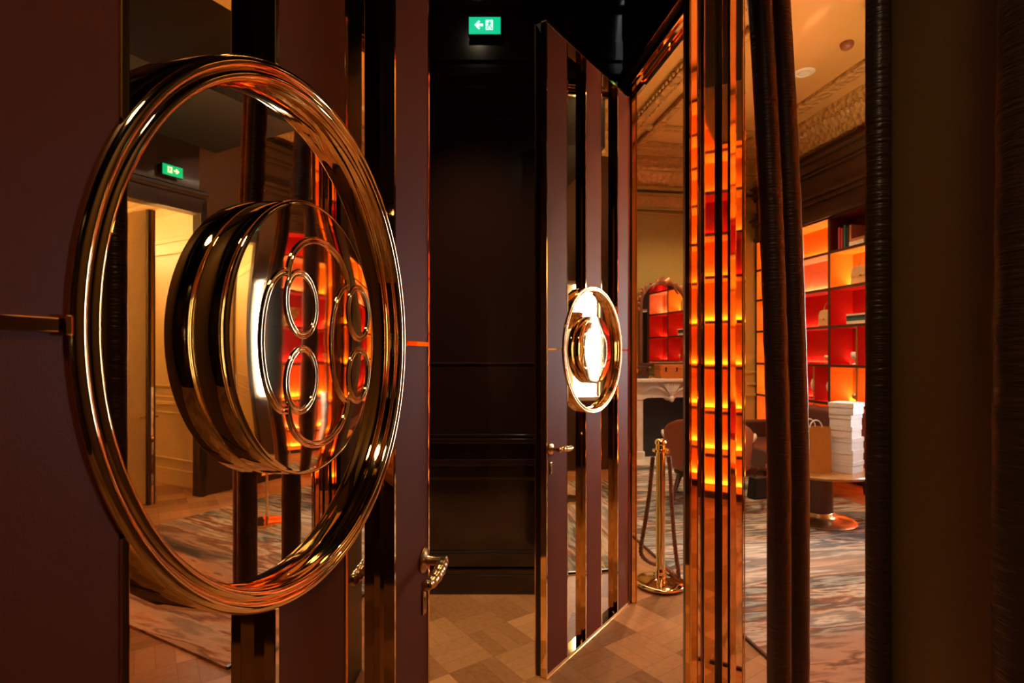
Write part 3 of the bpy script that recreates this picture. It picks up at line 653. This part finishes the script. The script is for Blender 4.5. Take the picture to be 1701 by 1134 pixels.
for p, q_ in zip(pts[:-1], pts[1:]):
    k = max(1, int(math.dist(p, q_)/.04))
    for i in range(k): dense.append((p[0]+(q_[0]-p[0])*i/k, SB1-.045, p[1]+(q_[1]-p[1])*i/k))
MB().tube(dense, .033, 10, closed=True).build('mirror_frame', FRAMEW, mr, smooth=True)
m = MB()
top = [(p[0], p[2]) for p in dense if p[2] > zs-.12]
for i, (x, z) in enumerate(top):
    if i % 2 == 0:
        s = 1 if x > OM else -1; dx, dz = (x-OM), (z-zs+.05); L = math.hypot(dx, dz)
        m.ball((x+dx/L*.035, SB1-.055, z+dz/L*.035), (.026, .020, .022+.014*(i % 4 == 0)), 8, 6)
for s in (-1, 1):
    m.tube([(OM+s*(.02+.20*t), SB1-.065, zs+.30+.06*math.sin(PI*t*1.3)-.10*t) for t in [i/14 for i in range(15)]], [.022-.014*i/14 for i in range(15)], 8)
    m.tube([(OM+s*(.30+.07*t), SB1-.065, zs+.14+.10*t*(1-t)*2+.06*t) for t in [i/10 for i in range(11)]], [.020-.010*i/10 for i in range(11)], 8)
for k in range(-3, 4):
    a_ = PI/2+k*.42; m.tube([(OM+.02*math.cos(a_), SB1-.07, zs+.31+.02*math.sin(a_)), (OM+.09*math.cos(a_), SB1-.075, zs+.32+.075*math.sin(a_))], [.02, .012], 8)
m.ball((OM, SB1-.08, zs+.315), .036); m.build('crest', mat('gilt_crest', (.42, .15, .07), .3, .4), mr, smooth=True)
# trunks on the mantel
def trunk(a, b, w_, d, h, mt, label):
    r = empty('trunk', S(a, b, 1.1405), YAW, label=label, cat='trunk')
    MB().box(-w_/2, w_/2, -d/2, d/2, 0, h*.68).build('trunk_body', mt, r, bevel=.006); MB().box(-w_/2-.001, w_/2+.001, -d/2-.001, d/2+.001, h*.69, h).build('trunk_lid', mt, r, bevel=.006)
    for x in (-w_*.33, 0, w_*.33): MB().box(x-.012, x+.012, -d/2-.008, -d/2-.001, h*.50, h*.82).build('latch', BRASS, r, bevel=.002)
    for x in (-w_/2, w_/2):
        for z in (0, h-.03): MB().box(x-.016, x+.016, -d/2-.005, -d/2+.02, z, z+.03).build('corner_cap', BRASS_D, r, bevel=.003)
trunk(2.20, SB1-.26, .48, .22, .19, TRUNK, 'orange leather travel trunk with brass latches on the marble mantel')
trunk(1.72, SB1-.22, .22, .18, .17, WOODB, 'dark brown travel case left of the orange trunk on the mantel')

# ================================================================== STANCHION
sx, sy = .952, 3.53
r = empty('rope_stanchion', (sx, sy, .0155), label='polished brass rope stanchion on a round base beside the far striped door', cat='stanchion')
MB().lathe([(.0005, 0), (.158, 0), (.160, .006), (.158, .013), (.145, .019), (.09, .026), (.045, .032), (.040, .036), (.0005, .036)], 56).build('base', BRASS, r, smooth=True, ang=50)
MB().lathe([(.034, .036), (.036, .045), (.036, .075), (.034, .085), (.030, .09), (.0285, .10), (.0285, .84), (.033, .845)], 36).build('pole', BRASS, r, smooth=True, ang=40)
MB().lathe([(.030, .838), (.050, .842), (.052, .850), (.050, .858), (.031, .862), (.030, .885), (.036, .892), (.036, .908), (.030, .918), (.020, .925), (.0005, .927)], 36).build('finial', BRASS, r, smooth=True, ang=40)
MB().tube([(.045+.012*math.cos(t), 0, .845+.014*math.sin(t)) for t in [2*PI*i/16 for i in range(16)]], .0035, 6, closed=True).build('hook_ring', BRASS, r, smooth=True)
rope_pts = []
def cr(p0, p1, p2, p3, t):
    return tuple(.5*((2*p1[i])+(-p0[i]+p2[i])*t+(2*p0[i]-5*p1[i]+4*p2[i]-p3[i])*t*t+(-p0[i]+3*p1[i]-3*p2[i]+p3[i])*t**3) for i in range(3))
key = [(.052, -.01, .83), (.060, -.012, .70), (.068, -.02, .50), (.082, -.03, .28), (.104, -.035, .09), (.098, -.03, .066), (.04, .05, .095), (-.05, .075, .12), (-.105, .06, .17), (-.112, .05, .24), (-.088, .04, .40), (-.065, .035, .56), (-.050, .030, .72), (-.045, .02, .82)]
kk = [key[0]]+key+[key[-1]]
for i in range(len(key)-1):
    for t in range(14): rope_pts.append(cr(kk[i], kk[i+1], kk[i+2], kk[i+3], t/14))
rope_pts.append(key[-1])
m = MB(); P = [Vector(p) for p in rope_pts]
for ph in range(3):
    sp_ = []; L = 0; up = Vector((0, 1, 0))
    for i, p in enumerate(P):
        t = (P[min(i+1, len(P)-1)]-P[max(i-1, 0)]).normalized(); u = (up-t*up.dot(t)).normalized(); v = t.cross(u)
        if i: L += (P[i]-P[i-1]).length
        a_ = L*2*PI/.07+ph*2*PI/3; sp_.append(p+(u*math.cos(a_)+v*math.sin(a_))*.0065)
    m.tube(sp_, .0085, 7)
rp = m.build('rope', mat('rope_brown', (.22, .065, .025), .5), smooth=True, label='twisted brown velvet rope looped down both sides of the brass stanchion', cat='rope'); rp.location = (sx, sy, 0)

# ================================================================== ARMCHAIR
def armchair(loc, rz):
    r = empty('armchair', loc, rz, label='brown leather armchair with rounded back standing before the fireplace', cat='armchair')
    # back shell: curved, seen from behind; local +y is the sitting direction
    vs_ = []; nu, nv = 28, 12
    for side in (0, 1):
        for j in range(nv+1):
            v = j/nv; z = .34+.50*v
            for i in range(nu+1):
                u = -1+2*i/nu; ang_ = u*1.45; rad = .40+.03*v-(.075 if side else 0)-.02*math.cos(v*PI)*side
                top_ = 1-.32*abs(u)**2.6
                zz = .34+.52*v*top_; x = rad*math.sin(ang_); y = -rad*math.cos(ang_)*.92-.05*v
                vs_.append((x, y, zz))
    N = (nu+1)*(nv+1); fs_ = []
    for j in range(nv):
        for i in range(nu):
            a_ = j*(nu+1)+i; fs_.append((a_, a_+1, a_+nu+2, a_+nu+1)); fs_.append((N+a_, N+a_+nu+1, N+a_+nu+2, N+a_+1))
    for i in range(nu):
        a_ = nv*(nu+1)+i; fs_.append((a_, a_+1, N+a_+1, N+a_)); fs_.append((i, N+i, N+i+1, i+1))
    for j in range(nv):
        a_ = j*(nu+1); fs_.append((a_, a_+nu+1, N+a_+nu+1, N+a_)); a_ += nu; fs_.append((a_, N+a_, N+a_+nu+1, a_+nu+1))
    o = MB().add(vs_, fs_).build('backrest', BROWNL, r, smooth=True, ang=60); sb = o.modifiers.new('sub', 'SUBSURF'); sb.levels = 1; sb.render_levels = 1
    MB().lathe([(.0005, .30), (.30, .30), (.35, .32), (.365, .38), (.35, .44), (.28, .465), (.0005, .47)], 40, (0, .02, 0)).build('seat', BROWNL, r, smooth=True, ang=60)
    MB().lathe([(.0005, .255), (.32, .255), (.33, .275), (.32, .30), (.0005, .30)], 36, (0, .02, 0)).build('seat_frame', WOODB, r, smooth=True)
    for sx_ in (-1, 1):
        MB().tube([(sx_*.27, .25, .27), (sx_*.33, .33, .012)], [.026, .014], 10).build('leg', WOODB, r, smooth=True)
        MB().tube([(sx_*.26, -.22, .27), (sx_*.33, -.36, .012)], [.028, .014], 10).build('leg', WOODB, r, smooth=True)
        MB().tube([(sx_*.385, -.10, .60), (sx_*.43, .02, .635), (sx_*.45, .16, .64), (sx_*.44, .28, .625)], [.018, .026, .030, .022], 10, flat=.6).build('armrest', IVORY, r, smooth=True)  # ivory colour paints the white highlight onto the arms
        MB().tube([(sx_*.44, .25, .62), (sx_*.41, .22, .45), (sx_*.34, .18, .29)], [.014, .016, .018], 8).build('arm_support', WOODB, r, smooth=True)
    return r
armchair((1.97, 5.55, .013), -.35)
# black tote bag
r = empty('tote_bag', (2.52, 5.62, .0145), .3, label='small black leather tote bag on the carpet right of the brown armchair', cat='bag')
m = MB(); m.prism([(-.11, 0), (.11, 0), (.085, .22), (-.085, .22)], -.06, .06, 'y'); m.build('bag_body', BLK, r, bevel=.02, seg=3)
MB().tube([(.06*math.cos(t), 0, .21+.08*math.sin(t)) for t in [PI*i/14 for i in range(15)]], .006, 8).build('bag_handle', BLK, r, smooth=True)

# ================================================================== TABLE, BOXES, BAG
tx, ty = 2.70, 4.86
r = empty('coffee_table', (tx, ty, .0145), label='round wooden pedestal coffee table carrying white boxes and a paper bag', cat='table')
MB().lathe([(.0005, .430), (.405, .430), (.42, .438), (.42, .452), (.41, .460), (.0005, .460)], 72).build('tabletop', TOPW, r, smooth=True, ang=35)
MB().lathe([(.118, .07), (.118, .43)], 40).build('pedestal', SOFA, r, smooth=True)
MB().lathe([(.30, 0), (.302, .010), (.29, .018), (.22, .030), (.16, .045), (.135, .06), (.128, .085), (.122, .09)], 64).build('base', BRASS_D, r, smooth=True, ang=50)
zt = .4750
proto = None
bx_, by_ = 2.885, 4.74
hs = [.092, .096, .092, .092, .096, .100]; names = ['bottom white box of the tall stack on the coffee table', 'second white box from the bottom of the stack', 'third white box from the bottom of the stack, its lid a little wider', 'third white box from the top of the stack', 'second white box from the top of the stack', 'topmost white box of the stack, overhanging to the right']
def gift_box():
    r = empty('gift_box', label=names[0], cat='box', group='white boxes stacked on the coffee table')
    MB().box(-.105, .105, -.085, .085, 0, .060).build('box_base', WHITE, r, bevel=.002); MB().box(-.109, .109, -.089, .089, .061, .0985).build('box_lid', WHITE, r, bevel=.002)
    return r
proto = gift_box()
off = [(0, 0, 0), (0, 0, .02), (.0, .003, -.02), (-.012, .002, .05), (-.014, 0, 0), (-.010, -.002, .06)]
for i in range(6):
    g = proto if i == 0 else copy_tree(proto); g['label'] = names[i]; scx = 1.12 if i == 5 else 1.0
    g.location = (bx_+off[i][0], by_+off[i][1], zt+i*.0990); g.rotation_euler = (0, 0, .62+off[i][2]); g.scale = (scx, scx, 1)
r = empty('paper_bag', (2.575, 4.72, zt), .10, label='brown paper shopping bag with a white rope handle on the coffee table', cat='bag')
m = MB(); m.add([(-.13, -.06, 0), (.13, -.06, 0), (.13, .06, 0), (-.13, .06, 0), (-.13, -.05, .385), (.13, -.05, .385), (.13, .05, .385), (-.13, .05, .385), (-.12, 0, .02)],
   [(0, 3, 2, 1), (0, 1, 5, 4), (1, 2, 6, 5), (2, 3, 7, 6), (3, 0, 4, 7)]); m.build('bag_body', PAPER, r)
for yy in (-.045, .045): MB().tube([(.055*math.cos(t), yy, .38+.065*math.sin(t)) for t in [PI*i/14 for i in range(15)]], .006, 8).build('rope_handle', WHITE, r, smooth=True)
# ================================================================== SOFA
r = empty('sofa', S(2.93, 2.72, .013), YAW+PI/2, label='dark brown leather sofa behind the coffee table, under the glowing shelf', cat='sofa')
MB().box(-.75, .75, -.30, .42, .16, .40).build('seat', SOFA, r, bevel=.04, seg=4); MB().box(-.75, .75, -.46, -.25, .18, .86).build('backrest', SOFA, r, bevel=.05, seg=4)
for s in (-1, 1):
    MB().box(s*.75-.06, s*.75+.06, -.44, .42, .16, .62).build('armrest', SOFA, r, bevel=.04, seg=4)
    for y in (-.38, .36): MB().tube([(s*.70, y, .17), (s*.72, y, .002)], [.024, .016], 10).build('leg', WOODB, r, smooth=True)
r = empty('floor_lamp', S(2.2, .3, .0135), YAW, label='tall brass uplighter on the salon carpet, seen only in mirrors', cat='lamp')  # added lamp holding the upward spot for the ceiling
MB().lathe([(.0005, 0), (.15, 0), (.15, .02), (.03, .03), (.0005, .03)], 36).build('base', BRASS, r, smooth=True, ang=40)
MB().tube([(0, 0, .03), (0, 0, 1.70)], .012, 12).build('pole', BRASS, r, smooth=True)
MB().lathe([(.015, 1.70), (.10, 1.74), (.16, 1.82), (.17, 1.88), (.165, 1.88), (.155, 1.82), (.09, 1.75), (.0005, 1.735)], 40).build('lamp_bowl', BRASS_S, r, smooth=True)
# ================================================================== CEILING FITTINGS
o = MB().lathe([(.0005, 0), (.055, 0), (.058, -.02), (.05, -.045), (.03, -.06), (.0005, -.064)], 32).build('smoke_detector', mat('detector_grey', (.30, .10, .05), .4), smooth=True, label='small round smoke detector on the golden salon ceiling', cat='smoke detector'); o.location = (3.09, 5.08, CEIL)
r = empty('ceiling_vent', (2.98, 5.62, CEIL), label='flat round pale vent on the golden salon ceiling', cat='vent')
MB().lathe([(.0005, -.004), (.07, -.004), (.075, -.012), (.095, -.010), (.105, 0)], 40).build('vent_ring', IVORY, r, smooth=True); MB().lathe([(.0005, -.015), (.055, -.013), (.058, -.008), (.0005, -.007)], 32).build('vent_cap', IVORY, r, smooth=True)
for i, (a, b) in enumerate(DOWN):  # fittings for the added salon spots
    p = S(a, b, CEIL); r = empty('ceiling_downlight', p, label=['round recessed downlight of the salon ceiling, nearest the open far door', 'recessed downlight over the salon carpet edge, opposite the gold pillar', 'recessed downlight nearest the fireplace', 'recessed downlight deepest behind the olive panel', 'recessed downlight facing the lit salon doorway'][i], cat='lamp')
    MB().lathe([(.042, -.001), (.06, -.004), (.062, 0)], 28).build('rim', BRASS, r, smooth=True); MB().lathe([(.0005, -.0015), (.042, -.0015)], 24).build('lens', LENS, r)
for i, p in enumerate([(-.25, 2.75, 3.8), (.25, -.15, 3.8)]):  # fittings for the added vestibule spots
    r = empty('ceiling_downlight', p, label=['recessed downlight in the black ceiling before the dark panelled wall', 'recessed downlight in the black ceiling above the camera'][i], cat='lamp')
    MB().lathe([(.042, -.001), (.06, -.004), (.062, 0)], 28).build('rim', BRASS, r, smooth=True); MB().lathe([(.0005, -.0015), (.042, -.0015)], 24).build('lens', LENS, r)
p = S(A_SH+1.6, .5, 2.7)  # pendant added to hold the corridor light
o = MB().lathe([(.0005, .05), (.10, .04), (.13, .0), (.10, -.06), (.0005, -.08)], 28).build('shade', mat('lamp_glass', (1, .85, .6), .5, emis=(1, .72, .4), es=5)); rr_ = empty('ceiling_lamp', p, label='glowing round pendant lamp in the cream corridor, seen only mirrored', cat='lamp'); o.parent = rr_
MB().tube([(0, 0, .05), (0, 0, .70)], .006, 8).build('stem', BRASS, rr_)
